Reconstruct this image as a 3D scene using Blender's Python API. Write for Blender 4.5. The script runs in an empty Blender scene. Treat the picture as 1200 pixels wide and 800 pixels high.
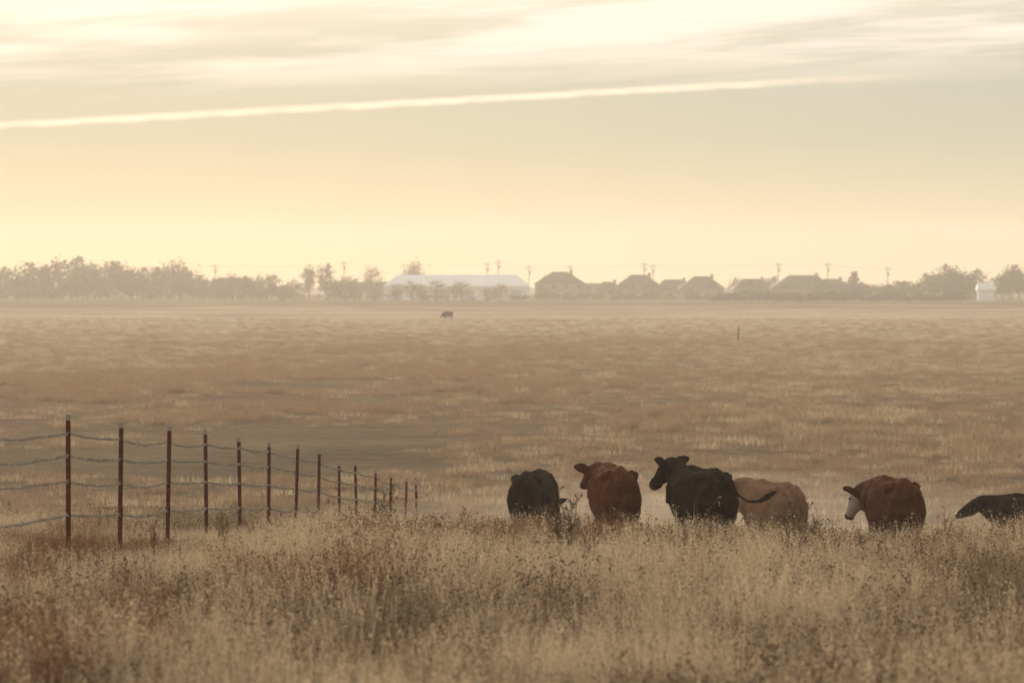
import bpy, math, random
import numpy as np
from mathutils import Vector
R=random.Random(11); NR=np.random.RandomState(5)
scene=bpy.context.scene
scene.view_settings.view_transform='Standard'
scene.view_settings.look='None'
scene.view_settings.exposure=0
EYE=8.0
A=np.array
# ------------------------------------------------------------ numpy noise + terrain
LAT=np.random.RandomState(1).rand(256,256)
def vn(x,y,s=0.0):
    x=np.asarray(x,float)+s*17.31+1000; y=np.asarray(y,float)+s*5.77+1000
    xi=np.floor(x).astype(int); yi=np.floor(y).astype(int); fx=x-xi; fy=y-yi
    fx=fx*fx*(3-2*fx); fy=fy*fy*(3-2*fy)
    a=LAT[xi&255,yi&255];b=LAT[(xi+1)&255,yi&255];c=LAT[xi&255,(yi+1)&255];d=LAT[(xi+1)&255,(yi+1)&255]
    return ((a*(1-fx)+b*fx)*(1-fy)+(c*(1-fx)+d*fx)*fy-.5)*1.5
PX=[-300,-40,0,16,30,40,47,58,69,76,87,100,180,700,1000,1300,9000]
PZ=[-2.0,-1.8,-1.7,-2.15,-2.6,-2.9,-3.25,-3.85,-4.65,-5.15,-6.05,-6.35,-6.3,-6.1,-5.3,-4.6,-4.4]
def sst(a,b,x):
    t=np.clip((x-a)/(b-a),0,1); return t*t*(3-2*t)
def ground(x,y):
    x=np.asarray(x,float); y=np.asarray(y,float)
    w=np.where(y<110,2.5,12.0)
    z=sum(np.interp(y+k*w,PX,PZ) for k in (-1,-.5,0,.5,1))/5
    z=z-.42*sst(-1.5,5,x)*sst(44,54,y)*(1-sst(72,95,y))
    z=z+.07*vn(x*.2,y*.2)*sst(2,10,y)+.02*vn(x,y,3)+.10*vn(x*.025,y*.025,7)*sst(95,140,y)
    return z+EYE
def bx(px,d): return (px-600)/4500*d      # bearing -> lateral metres at distance d
def gx(px,d): x=bx(px,d); return x,d,float(ground(x,d))

# ------------------------------------------------------------ mesh builder
class MB:
    def __init__(s): s.v=[];s.q=[];s.t=[];s.qm=[];s.tm=[];s.n=0
    def add(s,v,q=None,t=None,m=0):
        v=np.asarray(v,float).reshape(-1,3)
        if q is not None and len(q):
            q=np.asarray(q,int).reshape(-1,4); s.q.append(q+s.n); s.qm.append(np.full(len(q),m) if np.isscalar(m) else np.asarray(m))
        if t is not None and len(t):
            t=np.asarray(t,int).reshape(-1,3); s.t.append(t+s.n); s.tm.append(np.full(len(t),m if np.isscalar(m) else 0))
        s.v.append(v); s.n+=len(v)
    def mesh(s,name,mats,smooth=False):
        me=bpy.data.meshes.new(name); V=np.concatenate(s.v)
        q=np.concatenate(s.q) if s.q else np.zeros((0,4),int); t=np.concatenate(s.t) if s.t else np.zeros((0,3),int)
        mi=np.concatenate([*s.qm,*s.tm]).astype(np.int32)
        me.vertices.add(len(V)); me.vertices.foreach_set('co',V.astype(np.float32).ravel())
        idx=np.concatenate([q.ravel(),t.ravel()]).astype(np.int32)
        me.loops.add(len(idx)); me.loops.foreach_set('vertex_index',idx)
        me.polygons.add(len(q)+len(t))
        ls=np.concatenate([np.arange(len(q))*4,len(q)*4+np.arange(len(t))*3]).astype(np.int32)
        me.polygons.foreach_set('loop_start',ls)
        for m in mats: me.materials.append(m)
        me.polygons.foreach_set('material_index',mi)
        me.polygons.foreach_set('use_smooth',np.full(len(ls),smooth))
        me.update(calc_edges=True)
        return me
    def obj(s,name,mats,smooth=False,link=True):
        ob=bpy.data.objects.new(name,s.mesh(name,mats,smooth))
        if link: scene.collection.objects.link(ob)
        return ob
    def box(s,a,b,m=0):
        x0,y0,z0=a;x1,y1,z1=b
        s.add([(x0,y0,z0),(x1,y0,z0),(x1,y1,z0),(x0,y1,z0),(x0,y0,z1),(x1,y0,z1),(x1,y1,z1),(x0,y1,z1)],
              [(0,3,2,1),(4,5,6,7),(0,1,5,4),(1,2,6,5),(2,3,7,6),(3,0,4,7)],m=m)
    def tube(s,C,ra,rb=None,n=8,up=(0,0,1),pw=2.0,m=0):
        C=np.asarray(C,float); N=len(C); ra=np.broadcast_to(np.asarray(ra,float),(N,)); rb=ra if rb is None else np.broadcast_to(np.asarray(rb,float),(N,))
        T=np.empty_like(C); T[1:-1]=C[2:]-C[:-2]; T[0]=C[1]-C[0]; T[-1]=C[-1]-C[-2]
        T/=np.linalg.norm(T,axis=1)[:,None]+1e-9
        L=np.cross(T,A(up,float)); ln=np.linalg.norm(L,axis=1)
        last=None
        for i in range(N):
            if ln[i]<.15: L[i]=last if last is not None else (np.cross(T[i],(0,1,.1)))
            L[i]/=np.linalg.norm(L[i])+1e-9
            if last is not None and L[i]@last<0: L[i]=-L[i]
            last=L[i]
        W=np.cross(L,T)
        an=np.arange(n)*2*math.pi/n; ca,sa=np.cos(an),np.sin(an); e=2/pw
        ca=np.sign(ca)*abs(ca)**e; sa=np.sign(sa)*abs(sa)**e
        V=C[:,None]+L[:,None]*(ra[:,None]*ca)[...,None]+W[:,None]*(rb[:,None]*sa)[...,None]
        k=np.arange(n); k2=(k+1)%n
        q=np.concatenate([np.stack([i*n+k2,i*n+k,(i+1)*n+k,(i+1)*n+k2],1) for i in range(N-1)])
        c0=N*n; t=np.concatenate([np.stack([np.full(n,c0),k,k2],1),np.stack([np.full(n,c0+1),(N-1)*n+k2,(N-1)*n+k],1)])
        s.add(np.concatenate([V.reshape(-1,3),C[:1],C[-1:]]),q,t,m)
    def flakes(s,c,size,m=0,asp=.55):
        """many small leaf-sized diamonds, random orientation"""
        c=np.asarray(c,float); n=len(c)
        d1=NR.normal(size=(n,3)); d1/=np.linalg.norm(d1,axis=1)[:,None]
        d2=np.cross(d1,NR.normal(size=(n,3))); d2/=np.linalg.norm(d2,axis=1)[:,None]
        sz=np.asarray(size)*NR.uniform(.45,1,n); sz=sz[:,None]
        V=np.stack([c-d1*sz,c-d2*sz*asp,c+d1*sz,c+d2*sz*asp],1).reshape(-1,3)
        s.add(V,np.arange(n*4).reshape(-1,4),m=m)
def empty(name,loc=(0,0,0),rotz=0):
    e=bpy.data.objects.new(name,None); e.location=loc; e.rotation_euler=(0,0,rotz); e.empty_display_size=.5
    scene.collection.objects.link(e); return e

# ------------------------------------------------------------ materials
def new_mat(name):
    m=bpy.data.materials.new(name); m.use_nodes=True; nt=m.node_tree
    return m,nt,nt.nodes['Principled BSDF'],nt.nodes['Material Output']
def noisy_mat(name,c1,c2,scale=4,rough=.85,bump=.2,sheen=0,metal=0,bdist=.02,spec=.2,fine=6):
    m,nt,p,o=new_mat(name)
    tc=nt.nodes.new('ShaderNodeTexCoord'); n=nt.nodes.new('ShaderNodeTexNoise')
    n.inputs['Scale'].default_value=scale; n.inputs['Detail'].default_value=5
    nt.links.new(tc.outputs['Object'],n.inputs['Vector'])
    r=nt.nodes.new('ShaderNodeValToRGB')
    r.color_ramp.elements[0].position=.3; r.color_ramp.elements[1].position=.7
    r.color_ramp.elements[0].color=(*c1,1); r.color_ramp.elements[1].color=(*c2,1)
    nt.links.new(n.outputs['Fac'],r.inputs['Fac']); nt.links.new(r.outputs['Color'],p.inputs['Base Color'])
    p.inputs['Roughness'].default_value=rough; p.inputs['Metallic'].default_value=metal
    p.inputs['Specular IOR Level'].default_value=spec
    if sheen:
        p.inputs['Sheen Weight'].default_value=sheen; p.inputs['Sheen Roughness'].default_value=.5
        nt.links.new(r.outputs['Color'],p.inputs['Sheen Tint'])
    if bump:
        b=nt.nodes.new('ShaderNodeBump'); b.inputs['Strength'].default_value=bump; b.inputs['Distance'].default_value=bdist
        n2=nt.nodes.new('ShaderNodeTexNoise'); n2.inputs['Scale'].default_value=scale*fine; n2.inputs['Detail'].default_value=5
        nt.links.new(tc.outputs['Object'],n2.inputs['Vector'])
        nt.links.new(n2.outputs['Fac'],b.inputs['Height']); nt.links.new(b.outputs['Normal'],p.inputs['Normal'])
    return m
def plant_mat(name,c1,c2,trans=.4):
    m=bpy.data.materials.new(name); m.use_nodes=True; nt=m.node_tree; nt.nodes.clear()
    out=nt.nodes.new('ShaderNodeOutputMaterial')
    oi=nt.nodes.new('ShaderNodeObjectInfo'); geo=nt.nodes.new('ShaderNodeNewGeometry')
    ad=nt.nodes.new('ShaderNodeMath'); ad.operation='MULTIPLY_ADD'
    nt.links.new(oi.outputs['Random'],ad.inputs[0]); ad.inputs[1].default_value=.5
    m2=nt.nodes.new('ShaderNodeMath'); m2.operation='MULTIPLY'; m2.inputs[1].default_value=.5
    nt.links.new(geo.outputs['Random Per Island'],m2.inputs[0]); nt.links.new(m2.outputs[0],ad.inputs[2])
    mix=nt.nodes.new('ShaderNodeMix'); mix.data_type='RGBA'
    mix.inputs['A'].default_value=(*c1,1); mix.inputs['B'].default_value=(*c2,1)
    nt.links.new(ad.outputs[0],mix.inputs['Factor'])
    d=nt.nodes.new('ShaderNodeBsdfDiffuse'); t=nt.nodes.new('ShaderNodeBsdfTranslucent')
    nt.links.new(mix.outputs['Result'],d.inputs['Color']); nt.links.new(mix.outputs['Result'],t.inputs['Color'])
    ms=nt.nodes.new('ShaderNodeMixShader'); ms.inputs[0].default_value=trans
    nt.links.new(d.outputs[0],ms.inputs[1]); nt.links.new(t.outputs[0],ms.inputs[2])
    nt.links.new(ms.outputs[0],out.inputs['Surface'])
    return m

# ------------------------------------------------------------ ground sheet
def build_ground():
    ys=[-300,-200,-120,-70,-40,-20,-10,-4]+list(np.arange(0,110,1.0)); y=110
    while y<9000: ys.append(y); y*=1.025
    ys=A(ys+[9000],float); N=70; t=np.linspace(-1,1,2*N+1)
    xs=np.sign(t)*(np.exp(abs(t)*6.2)-1)/(math.exp(6.2)-1)*5000
    X,Y=np.meshgrid(xs,ys); Z=ground(X,Y); W=len(xs); H=len(ys)
    i=np.arange(W-1); j=np.arange(H-1); J,I=np.meshgrid(j,i,indexing='ij'); a=(J*W+I).ravel()
    mb=MB(); mb.add(np.stack([X,Y,Z],-1),np.stack([a,a+1,a+W+1,a+W],1))
    m,nt,p,o=new_mat('pasture_ground'); L=nt.links
    geo=nt.nodes.new('ShaderNodeNewGeometry'); sep=nt.nodes.new('ShaderNodeSeparateXYZ'); L.new(geo.outputs['Position'],sep.inputs[0])
    def nz(s,d=6,rough=.6):
        n=nt.nodes.new('ShaderNodeTexNoise'); n.inputs['Scale'].default_value=s; n.inputs['Detail'].default_value=d; n.inputs['Roughness'].default_value=rough
        L.new(geo.outputs['Position'],n.inputs['Vector']); return n.outputs['Fac']
    def mt(op,a,b=None,c=None):
        n=nt.nodes.new('ShaderNodeMath'); n.operation=op
        for i,v in enumerate((a,b,c)):
            if v is None: continue
            if isinstance(v,(int,float)): n.inputs[i].default_value=v
            else: L.new(v,n.inputs[i])
        return n.outputs[0]
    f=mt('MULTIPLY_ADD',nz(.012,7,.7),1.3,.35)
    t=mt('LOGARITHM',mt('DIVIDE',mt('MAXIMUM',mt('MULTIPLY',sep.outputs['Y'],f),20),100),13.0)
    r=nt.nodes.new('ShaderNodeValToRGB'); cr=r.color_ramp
    stops=[(0,(.215,.165,.115)),(.12,(.23,.175,.12)),(.24,(.24,.18,.122)),(.32,(.28,.205,.14)),(.40,(.31,.235,.16)),(.46,(.38,.295,.205)),(.50,(.36,.28,.195)),(.53,(.30,.225,.15)),(.58,(.41,.325,.235)),(.67,(.50,.415,.32)),(.80,(.50,.41,.31)),(.88,(.34,.25,.17)),(.94,(.16,.12,.075)),(1.0,(.24,.18,.12))]  # palest far stops paint the low mist into the ground colour
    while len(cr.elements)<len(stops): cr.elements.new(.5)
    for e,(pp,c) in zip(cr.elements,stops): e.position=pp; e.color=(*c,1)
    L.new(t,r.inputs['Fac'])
    n3=nz(1.6,7,.75)
    v=mt('MULTIPLY',mt('MULTIPLY_ADD',nz(.06,8,.75),1.5,.25),mt('MULTIPLY_ADD',n3,1.6,.2))
    mul=nt.nodes.new('ShaderNodeVectorMath'); mul.operation='SCALE'
    L.new(r.outputs['Color'],mul.inputs[0]); L.new(v,mul.inputs['Scale'])
    near=nt.nodes.new('ShaderNodeMapRange'); near.inputs['From Min'].default_value=60; near.inputs['From Max'].default_value=100
    L.new(sep.outputs['Y'],near.inputs['Value'])
    th=nt.nodes.new('ShaderNodeValToRGB'); th.color_ramp.elements[0].color=(.05,.036,.022,1); th.color_ramp.elements[1].color=(.15,.11,.07,1)
    L.new(n3,th.inputs['Fac'])
    mix=nt.nodes.new('ShaderNodeMix'); mix.data_type='RGBA'; L.new(near.outputs[0],mix.inputs['Factor'])
    L.new(th.outputs['Color'],mix.inputs['A']); L.new(mul.outputs[0],mix.inputs['B'])
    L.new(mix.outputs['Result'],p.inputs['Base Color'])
    p.inputs['Roughness'].default_value=1; p.inputs['Specular IOR Level'].default_value=0
    b=nt.nodes.new('ShaderNodeBump'); b.inputs['Strength'].default_value=.7; b.inputs['Distance'].default_value=.3
    L.new(n3,b.inputs['Height']); L.new(b.outputs[0],p.inputs['Normal'])
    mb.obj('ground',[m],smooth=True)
build_ground()
# ------------------------------------------------------------ cattle
mat_eye=noisy_mat('eye',(.01,.01,.01),(.015,.012,.01),rough=.15,bump=0)
mat_hoof=noisy_mat('hoof',(.03,.025,.02),(.06,.05,.04),scale=20,rough=.6)
mat_nose=noisy_mat('muzzle',(.05,.035,.03),(.10,.07,.06),scale=20,rough=.45)
def dvec(yaw,pitch): return A([math.cos(pitch)*math.cos(yaw),math.cos(pitch)*math.sin(yaw),math.sin(pitch)])
def unit(v): return v/np.linalg.norm(v)
def build_cow(name,hide,face,x,y,heading,nyaw=0,npitch=30,hyaw=0,hpitch=-35,tail='hang',scale=1.0,step=0.0,width=1.0):
    mb=MB()
    S=A([(-.84,1.20,1.06,.05),(-.81,1.27,.98,.10),(-.75,1.325,.88,.16),(-.64,1.365,.74,.215),(-.50,1.385,.63,.255),(-.32,1.37,.56,.315),(-.12,1.355,.52,.365),(.1,1.35,.50,.385),(.28,1.355,.52,.36),(.44,1.38,.54,.31),(.58,1.39,.57,.275),(.72,1.35,.62,.235),(.83,1.24,.70,.17),(.88,1.1,.80,.09)])
    mb.tube(np.stack([S[:,0],S[:,0]*0,(S[:,1]+S[:,2])/2],1),S[:,3]*width,(S[:,1]-S[:,2])/2,n=28,pw=2.25)
    mb.tube([(-.78,0,1.30),(-.5,0,1.37),(0,0,1.335),(.45,0,1.375),(.6,0,1.36)],[.04,.055,.05,.06,.05],n=10)
    for s in (1,-1):
        mb.tube([(-.46,s*.16,1.30),(-.38,s*.235,1.275),(-.30,s*.25,1.20)],[.07,.06,.04],n=10)
        mb.tube([(-.62,s*.10,1.26),(-.78,s*.115,1.19),(-.80,s*.12,1.10)],[.07,.05,.05],n=10)
        mb.tube([(.50,s*.16,1.32),(.56,s*.24,1.08),(.60,s*.24,.86)],[.06,.09,.09],[.10,.15,.12],n=12,up=(1,0,0))
    ny,npi,hy,hp=[math.radians(v) for v in (nyaw,npitch,hyaw,hpitch)]
    nb=A([.60,0,1.08]); mid=nb+A([.14,0,.03])+dvec(ny*.6,npi)*.20; poll=mid+dvec(ny,npi)*.24
    hd=dvec(hy,hp); up=A([0,0,1.]); lat=unit(np.cross(hd,up)); hu=unit(np.cross(lat,hd))
    mb.tube([nb-A([.22,0,0]),nb+A([.04,0,.0]),mid-A([0,0,.02]),poll-dvec(ny,npi)*.07,poll+hd*.04],[.20,.215,.165,.125,.11],[.28,.32,.25,.18,.14],n=18)
    H=A([(-.08,.06,.06,.0),(-.05,.11,.09,.005),(.0,.13,.115,.0),(.08,.138,.13,-.012),(.16,.125,.135,-.022),(.25,.10,.118,-.022),(.33,.085,.095,-.018),(.40,.088,.085,-.015),(.46,.092,.08,-.015),(.495,.08,.065,-.015),(.515,.045,.035,-.015)])
    mb.tube(poll+H[:,:1]*hd+H[:,3:]*hu,H[:,1],H[:,2],n=18,pw=2.2)
    for s in (1,-1):
        e0=poll+lat*s*.08+hu*.02; ed=unit(lat*s-hd*.25+hu*.10); bl=unit(np.cross(ed,unit(hd+.4*hu)))
        mb.tube([e0,e0+ed*.06,e0+ed*.12,e0+ed*.19,e0+ed*.26,e0+ed*.30],[.025,.025,.024,.022,.019,.013],[.035,.065,.085,.075,.045,.018],n=12,up=bl)
        b=poll+hd*.12+lat*s*.105+hu*.045; mb.tube([b-hd*.05,b,b+hd*.05],[.02,.035,.02],n=8)
        b=poll+hd*.485+lat*s*.045+hu*.015; mb.tube([b-hd*.03,b,b+hd*.015],[.015,.028,.015],n=8)
    def leg(P): mb.tube([p[0] for p in P],[p[1] for p in P],[p[2] for p in P],n=14,up=(1,0,0))
    for s in (1,-1):
        d=step*s
        leg([((-.50,s*.12,1.20),.09,.15),((-.55,s*.15,1.06),.125,.21),((-.56,s*.17,.92),.135,.225),((-.50+d*.2,s*.18,.76),.115,.20),((-.50+d*.4,s*.185,.62),.08,.145),((-.56+d*.6,s*.18,.52),.058,.09),((-.645+d*.75,s*.17,.43),.048,.066),((-.635+d*.85,s*.165,.34),.038,.05),((-.62+d*.92,s*.165,.24),.036,.042),((-.60+d,s*.165,.13),.043,.048),((-.575+d,s*.165,.07),.046,.052),((-.56+d,s*.165,.04),.056,.07),((-.545+d,s*.165,-.02),.062,.085)])
        d=-step*s
        leg([((.52,s*.15,1.0),.10,.17),((.50,s*.185,.80),.09,.145),((.44+d*.2,s*.18,.64),.068,.10),((.45+d*.4,s*.17,.50),.052,.065),((.47+d*.5,s*.165,.40),.052,.060),((.465+d*.6,s*.16,.34),.045,.048),((.455+d*.8,s*.16,.22),.035,.038),((.46+d,s*.16,.13),.042,.046),((.48+d,s*.16,.07),.045,.05),((.495+d,s*.16,.04),.055,.068),((.51+d,s*.16,-.02),.06,.082)])
    mb.tube([(.80,0,1.0),(.84,0,.80),(.76,0,.60),(.5,0,.51)],[.08,.09,.09,.07],[.10,.10,.07,.05],n=10)
    mb.tube([(-.42,0,.60),(-.36,0,.53),(-.25,0,.52)],[.08,.11,.07],[.06,.07,.05],n=10)
    if tail=='hang': T=[(-.70,0,1.33),(-.83,.0,1.28),(-.87,.01,1.1),(-.85,.02,.85),(-.85,.0,.62),(-.86,.01,.50),(-.86,.0,.34)]
    elif tail=='swish': T=[(-.70,0,1.33),(-.86,-.04,1.22),(-.92,-.16,1.05),(-.95,-.30,.96),(-.97,-.46,.96),(-.98,-.58,1.02),(-.99,-.70,1.10)]
    else: T=[(-.70,0,1.33),(-.84,.04,1.25),(-.88,.12,1.0),(-.86,.16,.8),(-.86,.12,.62),(-.86,.08,.5),(-.86,.04,.36)]
    mb.tube(T,[.04,.036,.026,.022,.026,.045,.014],n=8,up=(1,0,.2))
    tmp=mb.obj('tmp',[])
    rm=tmp.modifiers.new('r','REMESH'); rm.mode='VOXEL'; rm.voxel_size=.0145
    sm=tmp.modifiers.new('s','SMOOTH'); sm.iterations=6; sm.factor=.5
    dg=bpy.context.evaluated_depsgraph_get(); me=bpy.data.meshes.new_from_object(tmp.evaluated_get(dg))
    bpy.data.objects.remove(tmp); me.name=name+'_body'
    for m in (hide,face,mat_nose,mat_hoof): me.materials.append(m)
    n=len(me.vertices); co=np.empty(n*3,np.float32); me.vertices.foreach_get('co',co); co=co.reshape(-1,3)
    no=np.empty(n*3,np.float32); me.vertices.foreach_get('normal',no); no=no.reshape(-1,3)
    k=.012*(vn(co[:,0]*6,co[:,2]*6+co[:,1]*4))+.004*vn(co[:,0]*21+co[:,1]*9,co[:,2]*21,4)+.008*vn(co[:,0]*55+co[:,1]*43,co[:,2]*38,8)
    co=co+no*k[:,None]; me.vertices.foreach_set('co',co.astype(np.float32).ravel())
    npol=len(me.polygons); ce=np.empty(npol*3,np.float32); me.polygons.foreach_get('center',ce); ce=ce.reshape(-1,3)
    q=ce-poll; a=q@hd; off=np.linalg.norm(q-np.clip(a,-.1,.5)[:,None]*hd,axis=1)
    mi=np.zeros(npol,np.int32); hm=(off<.17)&(a>.05)&(abs(q@lat)<.15)
    mi[hm&(a<.43)]=1; mi[hm&(a>=.43)]=2; mi[ce[:,2]<.06]=3
    me.polygons.foreach_set('material_index',mi); me.polygons.foreach_set('use_smooth',np.ones(npol,bool)); me.update()
    body=bpy.data.objects.new('body',me); scene.collection.objects.link(body)
    root=empty(name,(x,y,float(ground(x,y))-.01),math.radians(90+heading)); root.scale=(scale,)*3
    body.parent=root
    for s in (1,-1):
        eb=MB(); c=poll+hd*.135+lat*s*.122+hu*.03; eb.tube([c-lat*.02,c-lat*.012,c,c+lat*.012,c+lat*.02],[.002,.016,.02,.016,.002],n=10)
        e=eb.obj('eye',[mat_eye],True); e.parent=root
    # winter coat: short hairs standing off the outline
    area=np.empty(npol,np.float32); me.polygons.foreach_get('area',area); pn_=np.empty(npol*3,np.float32); me.polygons.foreach_get('normal',pn_); pn_=pn_.reshape(-1,3)
    ok=(ce[:,2]>.35)&(mi==0); pr=area*ok; pick=NR.choice(npol,12000,p=pr/pr.sum())
    c0=ce[pick]; nn=pn_[pick]; dr=nn*.8+NR.normal(size=nn.shape)*.35+A([-.3,0,-.45]); dr/=np.linalg.norm(dr,axis=1)[:,None]
    sd_=np.cross(dr,nn+NR.normal(size=nn.shape)*.1); sd_/=np.linalg.norm(sd_,axis=1)[:,None]+1e-6
    ln=NR.uniform(.012,.032,len(c0))[:,None]; Vh=np.stack([c0-sd_*.0022,c0+sd_*.0022,c0+dr*ln],1).reshape(-1,3)
    hb=MB(); hb.add(Vh,t=np.arange(len(Vh)).reshape(-1,3)); ho=hb.obj('winter_coat',[hide]); ho.parent=root
    return root,me
def hide_mat(n,c1,c2): return noisy_mat(n,c1,c2,scale=5,rough=.9,bump=.8,sheen=.25,bdist=.02,spec=.1,fine=9)
black=hide_mat('black_hide',(.018,.011,.007),(.044,.028,.018))
red=hide_mat('red_hide',(.085,.028,.011),(.17,.058,.022))
dred=hide_mat('dark_red_hide',(.075,.026,.011),(.15,.05,.021))
tan=hide_mat('tan_hide',(.22,.125,.075),(.33,.20,.12))
white=hide_mat('white_face',(.40,.33,.26),(.55,.47,.38))
graz,gme=build_cow('cow',black,black,bx(624,66),66,-16,nyaw=-15,npitch=-52,hyaw=-20,hpitch=-60,step=.12,scale=.96)
build_cow('cow',red,red,bx(721,57.5),57.5,9,nyaw=20,npitch=22,hyaw=12,hpitch=-30,step=.1,scale=.98)
build_cow('cow',black,black,bx(824,56.5),56.5,20,nyaw=15,npitch=42,hyaw=24,hpitch=-42,tail='swish',step=-.1,width=1.05,scale=1.02)
build_cow('cow',tan,tan,bx(907,65),65,24,nyaw=12,npitch=24,hyaw=25,hpitch=-30,tail='side',step=.12,scale=1.03)
build_cow('cow',dred,white,bx(1048,61),61,15,nyaw=22,npitch=0,hyaw=22,hpitch=-55,step=-.1,scale=1.02)
build_cow('cow',black,black,bx(1216,70),70,58,nyaw=8,npitch=14,hyaw=15,hpitch=-30,step=.1,scale=.98)
fr=empty('cow',gx(525,690),math.radians(170)); fr.scale=(1.1,)*3
fb=bpy.data.objects.new('body',gme); scene.collection.objects.link(fb); fb.parent=fr
# ------------------------------------------------------------ fence
def build_fence():
    root=empty('barbed_wire_fence')
    steel=noisy_mat('rusty_steel',(.09,.032,.02),(.16,.055,.032),scale=14,rough=.7,bump=.3,bdist=.003)
    tipm=noisy_mat('post_tip_paint',(.30,.27,.24),(.45,.41,.36),scale=14,rough=.6,bump=.1,bdist=.003)
    wirem=noisy_mat('galvanised_wire',(.40,.35,.29),(.56,.50,.42),scale=3,rough=.45,metal=.2,bump=0)
    ysl=[12,19,26,33]+[40+3.6*i for i in range(14)]
    P=[]; rr=random.Random(3)
    pr=[(-.026,0),(.026,0),(.026,.008),(.006,.008),(.006,.036),(-.006,.036),(-.006,.008),(-.026,.008)]
    for i,yy in enumerate(ysl):
        yy+=rr.uniform(-.12,.12); xx=.0531*yy-6.756; z=float(ground(xx,yy)); H=1.53+rr.uniform(-.05,.05)+(.09 if i==4 else 0)
        mb=MB()
        for z0,z1,mi in ((-.4,H-.07,0),(H-.07,H,1)):
            V=[(a,c,zz) for zz in (z0,z1) for a,c in pr]
            mb.add(V,[(k,(k+1)%8,8+(k+1)%8,8+k) for k in range(8)]+[(8,9,10,15),(11,12,13,14)],m=mi)
        zz=.1
        while zz<H-.14: mb.box((-.009,-.010,zz),(.009,.001,zz+.02)); zz+=.055
        o=mb.obj('steel_post_%d'%(i+1),[steel,tipm]); o.parent=root
        o.location=(xx,yy,z); o.rotation_euler=(rr.uniform(-.03,.03),rr.uniform(-.03,.03),rr.uniform(-.5,.2))
        P.append((xx,yy,z))
    P=A(P)
    for wi,hh in enumerate((1.37,1.14,.87,.52,.16)):
        mb=MB(); line=[]
        for i in range(len(P)-1):
            a=P[i]+A([0,-.014,hh]); b=P[i+1]+A([0,-.014,hh]); ln=np.linalg.norm(b-a)
            n=18; t=np.arange(n)/n; sag=rr.uniform(.01,.05)*min(ln,4)/3.6
            p=a+(b-a)*t[:,None]; p[:,2]-=sag*4*t*(1-t)-.006*np.sin(t*23+i)*np.sin(t*math.pi); line.append(p)
        p=np.concatenate(line+[P[-1:]+A([0,-.014,hh])])
        for ph in (0,math.pi):
            k=np.arange(len(p))*1.9+ph; q=p.copy(); q[:,0]+=np.cos(k)*.0025; q[:,2]+=np.sin(k)*.0035
            mb.tube(q,.0028,n=4)
        L=np.concatenate([[0],np.cumsum(np.linalg.norm(np.diff(p,axis=0),axis=1))]); s=np.arange(.05,L[-1],.12)
        c=np.stack([np.interp(s,L,p[:,j]) for j in range(3)],1)
        for q in range(4):
            d=NR.normal(size=c.shape)*A([1,.6,1]); d=d/np.linalg.norm(d,axis=1)[:,None]*.030
            e=np.cross(d,(0,1,0.2)); e=e/(np.linalg.norm(e,axis=1)[:,None]+1e-9)*.006
            V=np.stack([c-d,c-e,c+d,c+e],1).reshape(-1,3); mb.add(V,np.arange(len(V)).reshape(-1,4))
        o=mb.obj('barbed_wire_%d'%(wi+1),[wirem]); o.parent=root
build_fence()
# ------------------------------------------------------------ tall weeds
stem=plant_mat('weed_stem',(.16,.10,.06),(.22,.15,.09),.2)
sd=plant_mat('weed_seed',(.10,.065,.045),(.17,.115,.075),.25)
def weed_mesh(h,spread,n):
    mb=MB(); pts=[]
    for s in range(n):
        b=A([R.uniform(-.04,.04),R.uniform(-.04,.04),-.03]); top=A([R.uniform(-spread,spread)*.6,R.uniform(-spread,spread)*.6,h*R.uniform(.7,1)])
        mb.tube([b,(b+top)/2+A([R.uniform(-.012,.012),0,0]),top],[.006,.0045,.003],n=4)
        for k in range(9):
            t=R.uniform(.35,.98); p=b+(top-b)*t; a=R.uniform(0,6.28); L=R.uniform(.08,.24)*(1.15-t)+.05
            e=p+A([math.cos(a)*L*.7,math.sin(a)*L*.7,L]); mb.tube([p,e],[.0035,.002],n=3)
            for q in range(10): pts.append(p+(e-p)*R.uniform(.4,1.05)+A([R.gauss(0,.006) for _ in range(3)]))
    mb.flakes(pts,.013,m=1,asp=.7); return mb.mesh('tall_weed',[stem,sd])
wm=[weed_mesh(1.0,.14,3),weed_mesh(1.0,.28,4),weed_mesh(1.0,.2,5)]
def weed(px,d,h,k):
    o=bpy.data.objects.new('tall_weed',wm[k]); scene.collection.objects.link(o); o.location=gx(px,d); o.scale=(h,h,h); o.rotation_euler=(0,0,R.uniform(0,6))
for a in [(455,62,1.05,0),(448,60,.9,0),(660,37,.85,1),(668,37.5,.8,2),(652,38,.65,0),(690,33,.65,0),(938,36,.78,2),(955,37,.65,1),(925,35,.65,0),(946,35.5,.6,2),(400,34,.55,1),(1105,40,.6,1),(835,40,.6,0),(545,40,.6,0),(262,44,.6,1),(1010,33,.6,0),(770,36,.6,1),(180,38,.6,0)]: weed(*a)

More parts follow.
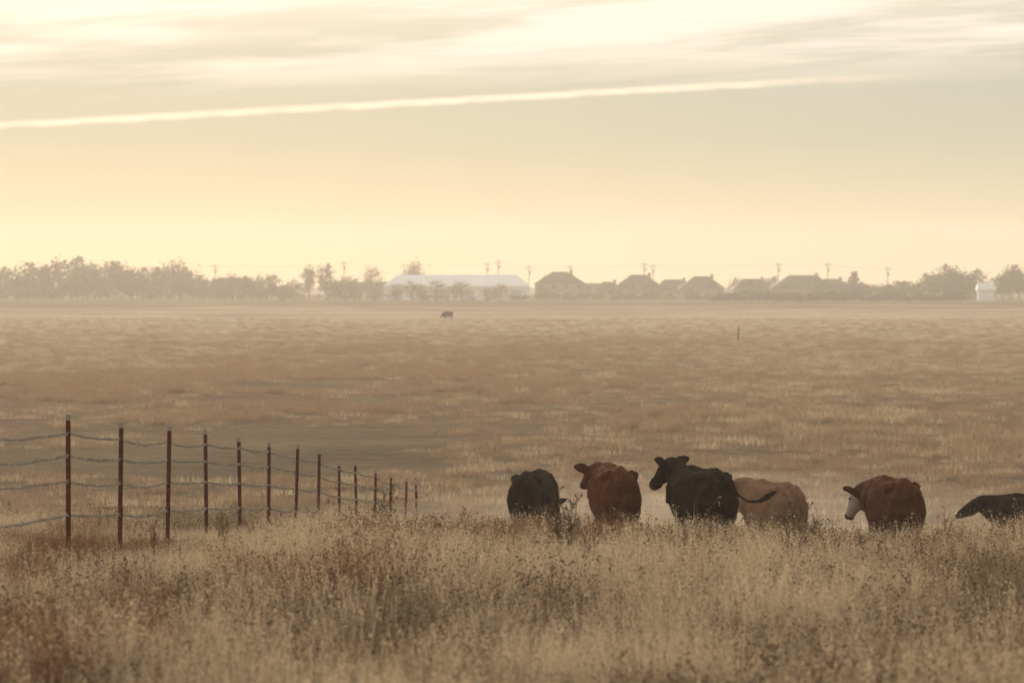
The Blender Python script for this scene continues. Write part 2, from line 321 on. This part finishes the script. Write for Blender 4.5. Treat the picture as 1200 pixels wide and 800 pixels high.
# ------------------------------------------------------------ trees
bark=noisy_mat('bark',(.05,.035,.025),(.10,.075,.05),scale=2)
lf_dark=plant_mat('foliage_dark',(.028,.022,.011),(.05,.04,.02),.3)
lf_olive=plant_mat('foliage_olive',(.05,.042,.02),(.08,.064,.032),.3)
lf_rust=plant_mat('foliage_rust',(.15,.08,.035),(.24,.14,.06),.3)
def tree_mesh(name,leaf,w,kind='round',dens=1.0,h=10.0,ls=.5):
    mb=MB(); w*=h; o=A([0,0,0.]); th=h*(.28 if kind!='cone' else .1); top=A([R.uniform(-.05,.05)*h,0,h*.86])
    mb.tube([(0,0,-.4),(0,0,th),top],[h*.028,h*.02,.05],n=6)
    cs=[];rs=[]; nl=15 if kind!='bare' else 18
    for i in range(nl):
        t=(i+R.random())/nl
        p=o+(top-o)*(.25+.65*t if kind!='cone' else .08+.92*t); a=i*2.4+R.uniform(-.5,.5)
        if kind=='cone': rd=w*.5*(1.05-t)
        else: rd=w*.5*math.sqrt(max(.08,1-(1.7*t-.85)**2))*R.uniform(.55,1.1)
        e=p+A([math.cos(a)*rd,math.sin(a)*rd,R.uniform(.0,.14)*h if kind!='cone' else -.03*h])
        mb.tube([p,(p+e)/2+A([0,0,.02*h]),e],[h*.010,h*.007,.04],n=5)
        cs+= [e,p+(e-p)*.55]; rs+=[w*.17*R.uniform(.6,1.3),w*.15]
        if kind=='bare':
            for q in range(6):
                s=p+(e-p)*R.uniform(.3,1); e2=e+A([R.gauss(0,w*.13),R.gauss(0,w*.13),R.uniform(-.02,.15)*h]); mb.tube([s,e2],[.05,.02],n=3)
    P=[]
    for c,r in zip(cs,rs):
        P.append(c+NR.normal(size=(int(36*dens),3))*A([r*.6,r*.6,r*.45]))
    P=np.concatenate(P); P[:,2]=np.maximum(P[:,2],.2); mb.flakes(P,ls,m=1,asp=.6)
    return mb.mesh(name,[bark,leaf])
def tobj(me,link=False,name='tree'):
    o=bpy.data.objects.new(name,me)
    if link: scene.collection.objects.link(o)
    return o
TM={'rd':tree_mesh('rd',lf_dark,.85),'rd2':tree_mesh('rd2',lf_dark,1.0),'ro':tree_mesh('ro',lf_olive,.9,dens=.8),'ro2':tree_mesh('ro2',lf_olive,.7,dens=.7),
    'cd':tree_mesh('cd',lf_dark,.5,'cone',.9),'bo':tree_mesh('bo',lf_olive,.8,'bare',.35,ls=.4),'br':tree_mesh('br',lf_rust,.9,'bare',.4,ls=.4),'br2':tree_mesh('br2',lf_rust,.8,'bare',.35,ls=.4)}
def coll(name,obs):
    c=bpy.data.collections.new(name)
    for o in obs: c.objects.link(o)
    return c
tk=['rd','rd2','ro','ro2','cd','bo','br','br2']
tree_c=coll('tree_kinds',[tobj(TM[k],name='t%d_%s'%(i,k)) for i,k in enumerate(tk)])
# ------------------------------------------------------------ scatter
def scatter(name,P,kind,scl,collection,tilt=.06):
    P=np.asarray(P,float); n=len(P); me=bpy.data.meshes.new(name); me.vertices.add(n); me.vertices.foreach_set('co',P.astype(np.float32).ravel())
    scl=np.asarray(scl,float)
    if scl.ndim==1: scl=np.repeat(scl[:,None],3,1)
    a=me.attributes.new('kind','INT','POINT'); a.data.foreach_set('value',np.asarray(kind,np.int32))
    rot=np.stack([NR.normal(0,tilt,n),NR.normal(0,tilt,n),NR.uniform(0,6.283,n)],1)
    a=me.attributes.new('rot','FLOAT_VECTOR','POINT'); a.data.foreach_set('vector',rot.astype(np.float32).ravel())
    a=me.attributes.new('scl','FLOAT_VECTOR','POINT'); a.data.foreach_set('vector',scl.astype(np.float32).ravel())
    ob=bpy.data.objects.new(name,me)
    ng=bpy.data.node_groups.new(name+'_gn','GeometryNodeTree')
    ng.interface.new_socket('Geometry',in_out='INPUT',socket_type='NodeSocketGeometry')
    ng.interface.new_socket('Geometry',in_out='OUTPUT',socket_type='NodeSocketGeometry')
    gi=ng.nodes.new('NodeGroupInput'); go=ng.nodes.new('NodeGroupOutput')
    ip=ng.nodes.new('GeometryNodeInstanceOnPoints'); ci=ng.nodes.new('GeometryNodeCollectionInfo')
    ci.inputs['Collection'].default_value=collection; ci.inputs['Separate Children'].default_value=True; ci.inputs['Reset Children'].default_value=True
    ip.inputs['Pick Instance'].default_value=True
    def na(nm,t):
        x=ng.nodes.new('GeometryNodeInputNamedAttribute'); x.data_type=t; x.inputs['Name'].default_value=nm; return x.outputs['Attribute']
    ng.links.new(gi.outputs[0],ip.inputs['Points']); ng.links.new(ci.outputs[0],ip.inputs['Instance'])
    ng.links.new(na('kind','INT'),ip.inputs['Instance Index']); ng.links.new(na('rot','FLOAT_VECTOR'),ip.inputs['Rotation'])
    ng.links.new(na('scl','FLOAT_VECTOR'),ip.inputs['Scale']); ng.links.new(ip.outputs[0],go.inputs[0])
    md=ob.modifiers.new('scatter','NODES'); md.node_group=ng
    scene.collection.objects.link(ob)
    return ob
def belt(name,lst):
    P=[gx(a[0],a[1]) for a in lst]; k=[tk.index(a[4]) for a in lst]; s=[(a[3]/10,a[3]/10,a[2]/10) for a in lst]
    scatter(name,P,k,s,tree_c,.02)
rr=random.Random(5)
HL=([-150,-60,0,25,48,75,120,160,205,225,250,290,330],[9,11,10,14,16,14,12.5,12,14,11,9.5,9,8.5])
L=[]; px=-150
while px<240:
    h=float(np.interp(px,*HL))*rr.uniform(.62,1.1); L.append((px,rr.uniform(1280,1360),h,h*rr.uniform(.8,1.2),rr.choice(['rd','rd2','rd','ro','cd']))); px+=rr.uniform(6,12)
belt('tree_belt',L)
L=[]; px=232
while px<330:
    h=rr.uniform(7,10); L.append((px,rr.uniform(1280,1340),h,h,rr.choice(['ro','ro2','rd']))); px+=rr.uniform(11,20)
belt('tree_belt',L)
L=[]; px=-150
while px<330:
    h=rr.uniform(2.5,6); L.append((px,rr.uniform(1220,1270),h,h*1.5,rr.choice(['ro','rd2','bo']))); px+=rr.uniform(6,16)
belt('hedgerow',L)
L=[]; px=985
while px<1350:
    h=(6.5 if px<1085 else 10)*rr.uniform(.75,1.1)
    if 1140<px<1170: h=4
    L.append((px,rr.uniform(1230,1330),h,h*rr.uniform(1,1.4),rr.choice(['rd','rd2','ro']))); px+=rr.uniform(8,15)
belt('tree_belt',L)
L=[]; px=838
while px<1130:
    h=rr.uniform(2,3.8); L.append((px,rr.uniform(1120,1160),h,h*2,rr.choice(['rd','rd2']))); px+=rr.uniform(5,11)
belt('hedgerow',L)
L=[]; px=330
while px<850:
    h=rr.uniform(1.2,2.8); L.append((px,rr.uniform(1200,1260),h,h*2.2,rr.choice(['ro','br','bo','rd2']))); px+=rr.uniform(6,20)
belt('hedgerow',L)
def single(name,k,px,d,h,w):
    o=tobj(TM[k],True,name); o.location=gx(px,d); o.scale=(w/10,w/10,h/10); o.rotation_euler=(0,0,rr.uniform(0,6.28))
for px,h,w,k in [(345,7,8,'ro'),(362,12,8,'ro2'),(381,12.5,7,'rd'),(400,8,8,'ro'),(412,9,7,'bo'),(436,12,9,'br'),(485,14,10,'ro'),(862,8,8,'ro'),(905,9,8,'ro2'),(876,7,8,'rd'),(1000,10.5,12,'cd'),(960,8,7,'ro'),(745,9,6,'ro2'),(1112,12,11,'rd'),(1186,12,9,'rd')]:
    single('shade_tree',k,px,1390 if px in(485,905,862,745) else 1290,h,w)
for px,h in [(462,6.5),(480,7),(496,6),(512,7.5),(530,6),(543,7),(568,5),(585,6),(415,6),(395,5.5),(335,6),(640,5),(765,5),(810,5),(720,4.5),(440,5)]:
    single('young_tree',rr.choice(['br','br2']),px+rr.uniform(-3,3),1180,h,h*1.1)

# ------------------------------------------------------------ buildings
m_roof=noisy_mat('shingle_roof',(.055,.042,.036),(.085,.07,.062),scale=1.5,bump=.3)
m_wall=noisy_mat('siding_wall',(.24,.19,.15),(.30,.24,.19),scale=.8,bump=.1)
m_brick=noisy_mat('brick_wall',(.20,.12,.085),(.28,.17,.125),scale=2,bump=.2)
m_white=noisy_mat('white_metal',(.68,.73,.78),(.80,.83,.86),scale=.4,bump=.05,rough=.5)
m_glass=noisy_mat('window_glass',(.03,.035,.04),(.05,.055,.06),rough=.1,bump=0)
m_trim=noisy_mat('white_trim',(.6,.58,.54),(.7,.68,.64),bump=0)
m_door=noisy_mat('door_grey',(.25,.25,.26),(.3,.3,.31),bump=0)
def roof(mb,x0,x1,y0,y1,z,h,hip,ov=.5):
    x0-=ov;x1+=ov;y0-=ov;y1+=ov; ym=(y0+y1)/2
    mb.add([(x0,y0,z),(x1,y0,z),(x1,y1,z),(x0,y1,z),(x0+hip,ym,z+h),(x1-hip,ym,z+h)],[(0,1,5,4),(2,3,4,5),(0,3,2,1)],[(1,2,5),(3,0,4)])
def cross_gable(mb,xc,w,y0,y1,z,h):
    mb.add([(xc-w/2,y0,z),(xc+w/2,y0,z),(xc,y0,z+h),(xc-w/2,y1,z),(xc+w/2,y1,z),(xc,y1,z+h)],[(0,2,5,3),(1,4,5,2),(0,3,4,1)],[(0,1,2),(3,5,4)])
def house(px,d,w,dep,hw,hr,hip,wall,gables=(),chim=True,name='house',roofm=None,wins=True):
    x=bx(px,d); root=empty(name,(x,d,float(ground(x,d))-.1))
    def part(n,fn,mat):
        mb=MB(); fn(mb); o=mb.obj(n,[mat]); o.parent=root
    part('walls',lambda b:b.box((-w/2,-dep/2,0),(w/2,dep/2,hw)),wall)
    def rf(b):
        roof(b,-w/2,w/2,-dep/2,dep/2,hw+.003,hr,hip)
        for g,gw,gh in gables: cross_gable(b,g,gw,-dep/2-.9,0,hw+.01,gh)
    part('roof',rf,roofm or m_roof)
    if gables: part('gable_bays',lambda b:[b.box((g-gw/2+.4,-dep/2-.7,0),(g+gw/2-.4,-dep/2-.003,hw-.003)) for g,gw,gh in gables],wall)
    if wins:
        def wn(b):
            for fl in range(1 if hw<4 else 2):
                n=int(w/3.5)
                for i in range(n):
                    cx=-w/2+(i+.5)*w/n; yy=-dep/2-.03
                    if any(abs(cx-g)<gw/2 for g,gw,gh in gables): yy-=.7
                    b.box((cx-.55,yy,1+fl*2.8),(cx+.55,yy+.05,2.4+fl*2.8))
        part('windows',wn,m_glass)
        part('door',lambda b:b.box((-.5+w*.02,-dep/2-.06,.05),(.5+w*.02,-dep/2-.003,2.15)),m_trim)
    if chim: part('chimney',lambda b:b.box((w*.2,-.6,hw+hr*.4),(w*.2+1,.5,hw+hr+.7)),m_brick)
    return root
b=house(536,1300,49,26,4.6,3.9,5,m_white,chim=False,name='metal_barn',roofm=m_white,wins=False)
mb=MB()
for i in range(6): mb.box((-20+i*8-1.6,-13.06,.05),(-20+i*8+1.6,-13.01,3.4))
o=mb.obj('doors',[m_door]); o.parent=b
house(656,1310,17,12,5.4,4.2,6.5,m_wall,gables=((-5,6,3),(4,6,2.6)))
house(712,1320,10,10,3.2,3.0,4.0,m_wall)
house(748,1310,16,12,4.2,4.4,6,m_brick,gables=((4.5,6,2.4),))
house(790,1330,14,11,3.2,3.8,4,m_wall,gables=((-3,5,2.4),))
house(822,1310,15,12,3.8,4.2,5.5,m_brick,gables=((3,6,3),))
house(882,1330,14,11,3.2,4.0,4,m_wall)
house(940,1310,22,13,3.8,4.6,7,m_brick,gables=((-5,7,3.4),(6,6,2.8)))
house(975,1340,12,11,3.4,3.8,4,m_wall)
house(275,1360,18,12,3.2,4.4,4,m_brick)
house(425,1340,26,12,3,3.2,3,m_wall,chim=False)
house(690,1345,22,12,3,2.6,3,m_wall,chim=False)
house(1155,1210,5,5,3.6,2.4,0.5,m_white,name='white_shed',roofm=m_white,chim=False,wins=False)
house(1128,1330,14,11,3.4,4,4,m_wall)

wood=noisy_mat('pole_wood',(.06,.042,.03),(.10,.075,.05),scale=2)
poles=[]
for px,h in [(150,12),(252,12.5),(363,12.5),(403,13.5),(474,12.5),(571,13),(584,14),(620,12),(668,12),(755,13),(765,12.5),(912,13),(970,13),(1040,11.5)]:
    mb=MB(); mb.tube([(0,0,-1),(0,0,h*.5),(0,0,h)],[.17,.15,.11],n=8)
    mb.box((-1.3,-.22,h-.9),(1.3,-.12,h-.72)); mb.box((-1,-.22,h-1.9),(1,-.12,h-1.74))
    for q in (-1.2,-.5,.5,1.2): mb.tube([(q,-.17,h-.74),(q,-.17,h-.5)],.05,n=5)
    mb.tube([(.35,-.05,h-3.2),(.35,-.05,h-2.3)],.25,n=8)
    x,y,z=gx(px,1375); o=mb.obj('utility_pole',[wood]); o.location=(x,y,z); poles.append(A([x,y,z+h-.5]))
mb=MB(); k=np.linspace(0,1,9)
for a,b in zip(poles,poles[1:]):
    for q in (-.4,.4):
        c=a+(b-a)*k[:,None]; c[:,1]+=q; c[:,2]-=.7*4*k*(1-k); mb.tube(c,.03,n=3)
mb.obj('power_lines',[wood])
mb=MB(); mb.tube([(0,0,-.3),(.02,0,1),(.05,0,1.75)],[.08,.075,.06],n=8); o=mb.obj('wooden_post',[wood]); o.location=gx(865,430)

# ------------------------------------------------------------ air: haze, dust
def volume(name,mb,dens,col,g):
    m=bpy.data.materials.new(name); m.use_nodes=True; nt=m.node_tree; nt.nodes.clear()
    out=nt.nodes.new('ShaderNodeOutputMaterial'); vs=nt.nodes.new('ShaderNodeVolumeScatter')
    vs.inputs['Color'].default_value=(*col,1); vs.inputs['Density'].default_value=dens; vs.inputs['Anisotropy'].default_value=g
    nt.links.new(vs.outputs[0],out.inputs['Volume']); return mb.obj(name,[m])
mb=MB(); mb.box((-900,-60,-3),(900,2200,EYE+32)); volume('morning_haze',mb,.00033,(1,.95,.88),.40)
def ellips(cx,cy,cz,rx,ry,rz):
    mb=MB(); th=np.linspace(0,math.pi,15); sn=np.sin(th)
    mb.tube(np.stack([cx+th*0,cy+th*0,cz-rz*np.cos(th)],1),np.maximum(sn*rx,.01),np.maximum(sn*ry,.01),n=32,up=(0,1,0)); return mb
volume('dust_cloud',ellips(4.5,77,EYE-5.5,9,13,1.7),.005,(1,.93,.84),.5)
volume('dust_cloud',ellips(3,72,EYE-5.2,5,8,1.3),.006,(1,.93,.84),.5)

# ------------------------------------------------------------ light
AZ=math.radians(-9); EL=math.radians(9)
sl=bpy.data.lights.new('sun','SUN'); sl.energy=3.6; sl.angle=math.radians(1.5); sl.color=(1,.80,.57)
so=bpy.data.objects.new('sun',sl); scene.collection.objects.link(so)
sdir=Vector((math.sin(AZ)*math.cos(EL),math.cos(AZ)*math.cos(EL),math.sin(EL)))
so.rotation_euler=sdir.to_track_quat('Z','Y').to_euler(); so.location=(0,0,60)

w=bpy.data.worlds.new('World'); scene.world=w; w.use_nodes=True; nt=w.node_tree; nt.nodes.clear(); L=nt.links
out=nt.nodes.new('ShaderNodeOutputWorld'); bg=nt.nodes.new('ShaderNodeBackground')
sky=nt.nodes.new('ShaderNodeTexSky'); sky.sky_type='NISHITA'; sky.sun_disc=False
sky.sun_elevation=EL; sky.sun_rotation=AZ; sky.dust_density=2.0; sky.air_density=1.0
tc=nt.nodes.new('ShaderNodeTexCoord'); sep=nt.nodes.new('ShaderNodeSeparateXYZ'); L.new(tc.outputs['Generated'],sep.inputs[0])
def M_(op,a,b=None,c=None,clamp=False):
    n=nt.nodes.new('ShaderNodeMath'); n.operation=op; n.use_clamp=clamp
    for i,v in enumerate((a,b,c)):
        if v is None: continue
        if isinstance(v,(int,float)): n.inputs[i].default_value=v
        else: L.new(v,n.inputs[i])
    return n.outputs[0]
X,Y,Z=sep.outputs
az=M_('ARCTAN2',X,Y); el=M_('ARCSINE',Z)
t=M_('DIVIDE',el,0.105,clamp=True)
ramp=nt.nodes.new('ShaderNodeValToRGB'); cr=ramp.color_ramp
st=[(0,(.88,.62,.31)),(.08,(.86,.61,.305)),(.20,(.69,.55,.325)),(.36,(.52,.50,.365)),(.50,(.52,.51,.415)),(.62,(.68,.63,.51)),(.75,(.95,.85,.71)),(1,(1.0,.90,.76))]
while len(cr.elements)<len(st): cr.elements.new(.5)
for e,(p,c) in zip(cr.elements,st): e.position=p; e.color=(*c,1)
L.new(t,ramp.inputs['Fac'])
def mr(v,a,b,c=0,d=1):
    n=nt.nodes.new('ShaderNodeMapRange'); n.interpolation_type='SMOOTHSTEP'; n.inputs[1].default_value=a;n.inputs[2].default_value=b;n.inputs[3].default_value=c;n.inputs[4].default_value=d
    L.new(v,n.inputs[0]); return n.outputs[0]
def streak(sx,sy,shear,off,detail=7,dist=.5):
    cv=nt.nodes.new('ShaderNodeCombineXYZ')
    L.new(M_('MULTIPLY',az,sx),cv.inputs[0]); L.new(M_('MULTIPLY_ADD',el,sy,M_('MULTIPLY',az,shear)),cv.inputs[1]); cv.inputs[2].default_value=off
    n=nt.nodes.new('ShaderNodeTexNoise'); n.inputs['Scale'].default_value=1; n.inputs['Detail'].default_value=detail; n.inputs['Roughness'].default_value=.6; n.inputs['Distortion'].default_value=dist
    L.new(cv.outputs[0],n.inputs['Vector']); return n.outputs['Fac']
cl=mr(streak(9,120,-7,0),.38,.62)
high=mr(M_('MULTIPLY_ADD',az,-.02,el),.048,.064)
cf=M_('MULTIPLY',cl,high)
def mix(f,a,b):
    n=nt.nodes.new('ShaderNodeMix'); n.data_type='RGBA'
    for s,v in (('Factor',f),('A',a),('B',b)):
        if isinstance(v,tuple): n.inputs[s].default_value=(*v,1)
        elif isinstance(v,(int,float)): n.inputs[s].default_value=v
        else: L.new(v,n.inputs[s])
    return n.outputs['Result']
c0=mix(M_('MULTIPLY',mr(az,-.10,.13),.6),ramp.outputs['Color'],mix(.5,ramp.outputs['Color'],(.43,.48,.41)))
c1=mix(M_('MULTIPLY',cf,.9),c0,(1.08,.96,.82))
c2=mix(M_('MULTIPLY',M_('MULTIPLY',mr(streak(5,170,6,4),.48,.66),mr(el,.034,.052)),.30),c1,(.52,.51,.45))
c2=mix(M_('MULTIPLY',M_('MULTIPLY',mr(streak(14,260,-10,9,6),.5,.7),mr(el,.048,.062)),.4),c2,(1.03,.92,.78))
cn=nt.nodes.new('ShaderNodeTexNoise'); cn.inputs['Scale'].default_value=90; cn.inputs['Detail'].default_value=4; L.new(tc.outputs['Generated'],cn.inputs['Vector'])
line=M_('SUBTRACT',el,M_('MULTIPLY_ADD',az,.0545,.0490))
line=M_('ADD',line,M_('MULTIPLY',M_('MULTIPLY',az,az),.03))
line=M_('ADD',line,M_('MULTIPLY_ADD',cn.outputs['Fac'],.0014,-.0007))
aw=M_('ABSOLUTE',line)
tr=M_('MULTIPLY',mr(aw,.0002,.0014,1,0),mr(az,.05,.115,1,0))
tr=M_('MULTIPLY',tr,mr(cn.outputs['Fac'],.2,.6,.5,1))
c3=mix(M_('MULTIPLY',tr,.9),c2,(1.05,.90,.70))
veil=mr(el,.10,.9,.98,.6)
nsk=nt.nodes.new('ShaderNodeVectorMath'); nsk.operation='SCALE'; L.new(sky.outputs[0],nsk.inputs[0]); nsk.inputs['Scale'].default_value=.12
fwd=M_('MULTIPLY',mr(Y,-.6,.9,.62,1),mr(el,.085,.3,1,1.12))
vc=nt.nodes.new('ShaderNodeVectorMath'); vc.operation='SCALE'; L.new(c3,vc.inputs[0]); L.new(fwd,vc.inputs['Scale'])
L.new(mix(veil,nsk.outputs[0],vc.outputs[0]),bg.inputs['Color']); bg.inputs['Strength'].default_value=1
L.new(bg.outputs[0],out.inputs['Surface'])
# ------------------------------------------------------------ grass
mat_tan=plant_mat('dry_grass_tan',(.35,.275,.18),(.20,.15,.10),.5)
mat_pale=plant_mat('dry_grass_pale',(.56,.465,.34),(.34,.27,.185),.6)
mat_red=plant_mat('bluestem_red',(.27,.13,.07),(.17,.09,.05),.45)
mat_fred=plant_mat('bluestem_field',(.40,.285,.195),(.31,.215,.14),.4)
mat_seed=plant_mat('seed_head_brown',(.10,.068,.043),(.17,.12,.078),.2)
mat_green=plant_mat('green_blades',(.10,.12,.045),(.17,.16,.07),.4)
def clump(name,n,rad,h0,h1,w,mats,seedp=0.,seedmat=1,green=None,bend=.35,seg=4,seedn=6,seeds=.012):
    mb=MB(); a=NR.uniform(0,6.283,n); r=rad*np.sqrt(NR.rand(n)); bxy=np.stack([r*np.cos(a),r*np.sin(a)],1)
    h=NR.uniform(h0,h1,n)*(1-.3*r/rad); mi=np.zeros(n,int)
    if green is not None: g=NR.rand(n)<.14; mi[g]=green; h[g]*=.55
    la=a+NR.uniform(-1.3,1.3,n); ln=h*NR.uniform(.05,bend,n); wa=NR.uniform(0,3.14,n)
    t=np.arange(seg+1)/seg
    cx=bxy[:,0:1]+(np.cos(la)*ln)[:,None]*t**2; cy=bxy[:,1:]+(np.sin(la)*ln)[:,None]*t**2; cz=h[:,None]*(t-.12*t*t)-.03
    k=(1-.75*t)*w/2; wx=np.cos(wa)[:,None]*k; wy=np.sin(wa)[:,None]*k
    Lf=np.stack([cx-wx,cy-wy,cz],-1); Rt=np.stack([cx+wx,cy+wy,cz],-1); V=np.stack([Lf,Rt],2).reshape(-1,3)
    base=(np.arange(n)*(seg+1)*2)[:,None]+(np.arange(seg)*2)[None]; q=np.stack([base,base+1,base+3,base+2],-1).reshape(-1,4)
    mb.add(V,q,m=np.repeat(mi,seg))
    tips=np.stack([cx[:,-1],cy[:,-1],cz[:,-1]],1)[(NR.rand(n)<seedp)&(mi==0)]
    if len(tips):
        c=np.repeat(tips,seedn,0); c=c+NR.normal(size=c.shape)*seeds*1.1; c[:,2]-=NR.uniform(-seeds,seeds*6,len(c))
        mb.flakes(c,seeds,m=seedmat)
    return mb.obj(name,mats,link=False)
near_c=coll('near_grass_kinds',[clump('a_tuft_%d'%i,70,.28,.22,.52,.0045,[mat_tan,mat_seed,mat_green],seedp=.22,green=2) for i in range(4)]
    +[clump('b_tuft_%d'%i,60,.26,.28,.64,.0045,[mat_pale,mat_pale,mat_green],seedp=.55,seeds=.011,green=2) for i in range(4)]
    +[clump('c_tuft_%d'%i,70,.16,.40,.76,.0045,[mat_red,mat_seed],seedp=.35,seeds=.011,bend=.3) for i in range(3)]
    +[clump('d_weed_%d'%i,12,.26,.38,.66,.005,[mat_seed,mat_seed],seedp=.9,seedn=8,seeds=.016,bend=.25) for i in range(3)])
far_c=coll('field_grass_kinds',[clump('fa_%d'%i,60,.7,.10,.26,.02,[mat_tan],seg=2) for i in range(3)]
    +[clump('fb_%d'%i,70,.6,.3,.6,.022,[mat_fred],seg=2) for i in range(3)]
    +[clump('fc_%d'%i,60,.7,.18,.4,.022,[mat_pale],seg=2) for i in range(2)])
xs=[];ys=[]; y=8.
while y<62:
    half=.155*y+3; n=int((17 if y<30 else 14)*2*half*.5); xs.append(NR.uniform(-half,half,n)); ys.append(y+NR.uniform(0,.5,n)); y+=.5
x=np.concatenate(xs); y=np.concatenate(ys); n=len(x)
rd=vn(x*.55,y*.22,5)+.5*vn(x*1.5,y*.8,9)+.14*(1-sst(-3.2,1,x))*sst(20,30,y)-.25*sst(0,3,x)-.2*(1-sst(18,26,y))
for cx,cy,rx,ry,am in [(-1.3,31,.8,4,.7),(-4.4,38,.7,2.5,.8),(-.8,40,1.2,3,.5),(-2.3,36,.6,2,.5),(2.9,35,.5,2,.5)]:
    rd=rd+am*np.exp(-((x-cx)/rx)**2-((y-cy)/ry)**2)
kd=np.where(NR.rand(n)<.45+1.4*vn(x*.6,y*.22,31),NR.randint(4,8,n),NR.randint(0,4,n)); sc=NR.uniform(.65,1.2,n)
wd=NR.rand(n)<.10+.06*np.maximum(0,vn(x*.6,y*.35,20)); kd[wd]=NR.randint(11,14,n)[wd]
rm=(rd>.45)&(NR.rand(n)<.55); kd[rm]=NR.randint(8,11,n)[rm]
sc*=1+.36*vn(x*.8,y*.6,44)
sc*=1-.40*(1-sst(-3.2,-2.2,x))*sst(32,35,y)*(1-sst(50,57,y))   # grazed strip along the fence
scatter('meadow_grass',np.stack([x,y,ground(x,y)],1),kd,sc,near_c)
xs=[];ys=[]; y=62.
while y<700:
    st_=y*.02; half=.15*y+6; dn=1.6 if y<100 else 2.6*(100/y)**1.6; n=int(dn*2*half*st_)
    xs.append(NR.uniform(-half,half,n)); ys.append(y+NR.uniform(0,st_,n)); y+=st_
x=np.concatenate(xs); y=np.concatenate(ys); n=len(x)
yw=y*(1+.45*vn(x*.025,y*.015,1)+.15*vn(x*.12,y*.06,3)); pn=vn(x*.06,y*.04,2)+.5*vn(x*.25,y*.12,12)
c=[A(v)[NR.randint(0,len(v),n)] for v in ([0,1,2,6,7],[3,4,5,5,4,6],[0,1,2,0,1,2,6,3],[6,7,0,3])]
nearm=y<100; redz=(yw>178)&(yw<290)&(x<.02*y+pn*20)&~nearm; low=(yw<178)&~nearm&~redz; hi=~nearm&~redz&~low
kd=np.where(nearm,c[0],np.where(redz,c[1],np.where(low|(pn<0),c[2],c[3])))
sc=NR.uniform(.8,1.3,n); sc[low]*=.8
keep=~(redz&(pn<-.3))&~(low&((NR.rand(n)<.2)|(pn<-.3)))
scatter('field_grass',np.stack([x,y,ground(x,y)],1)[keep],kd[keep],sc[keep],far_c)
# ------------------------------------------------------------ camera
cam=bpy.data.cameras.new('camera'); co=bpy.data.objects.new('camera',cam); scene.collection.objects.link(co)
cam.lens=135; cam.sensor_width=36; cam.clip_end=20000; cam.clip_start=.5
co.location=(0,0,EYE); co.rotation_euler=(math.radians(90)-math.atan(65/4500),0,0)
cam.dof.use_dof=True; cam.dof.focus_distance=52; cam.dof.aperture_fstop=3.8
scene.camera=co
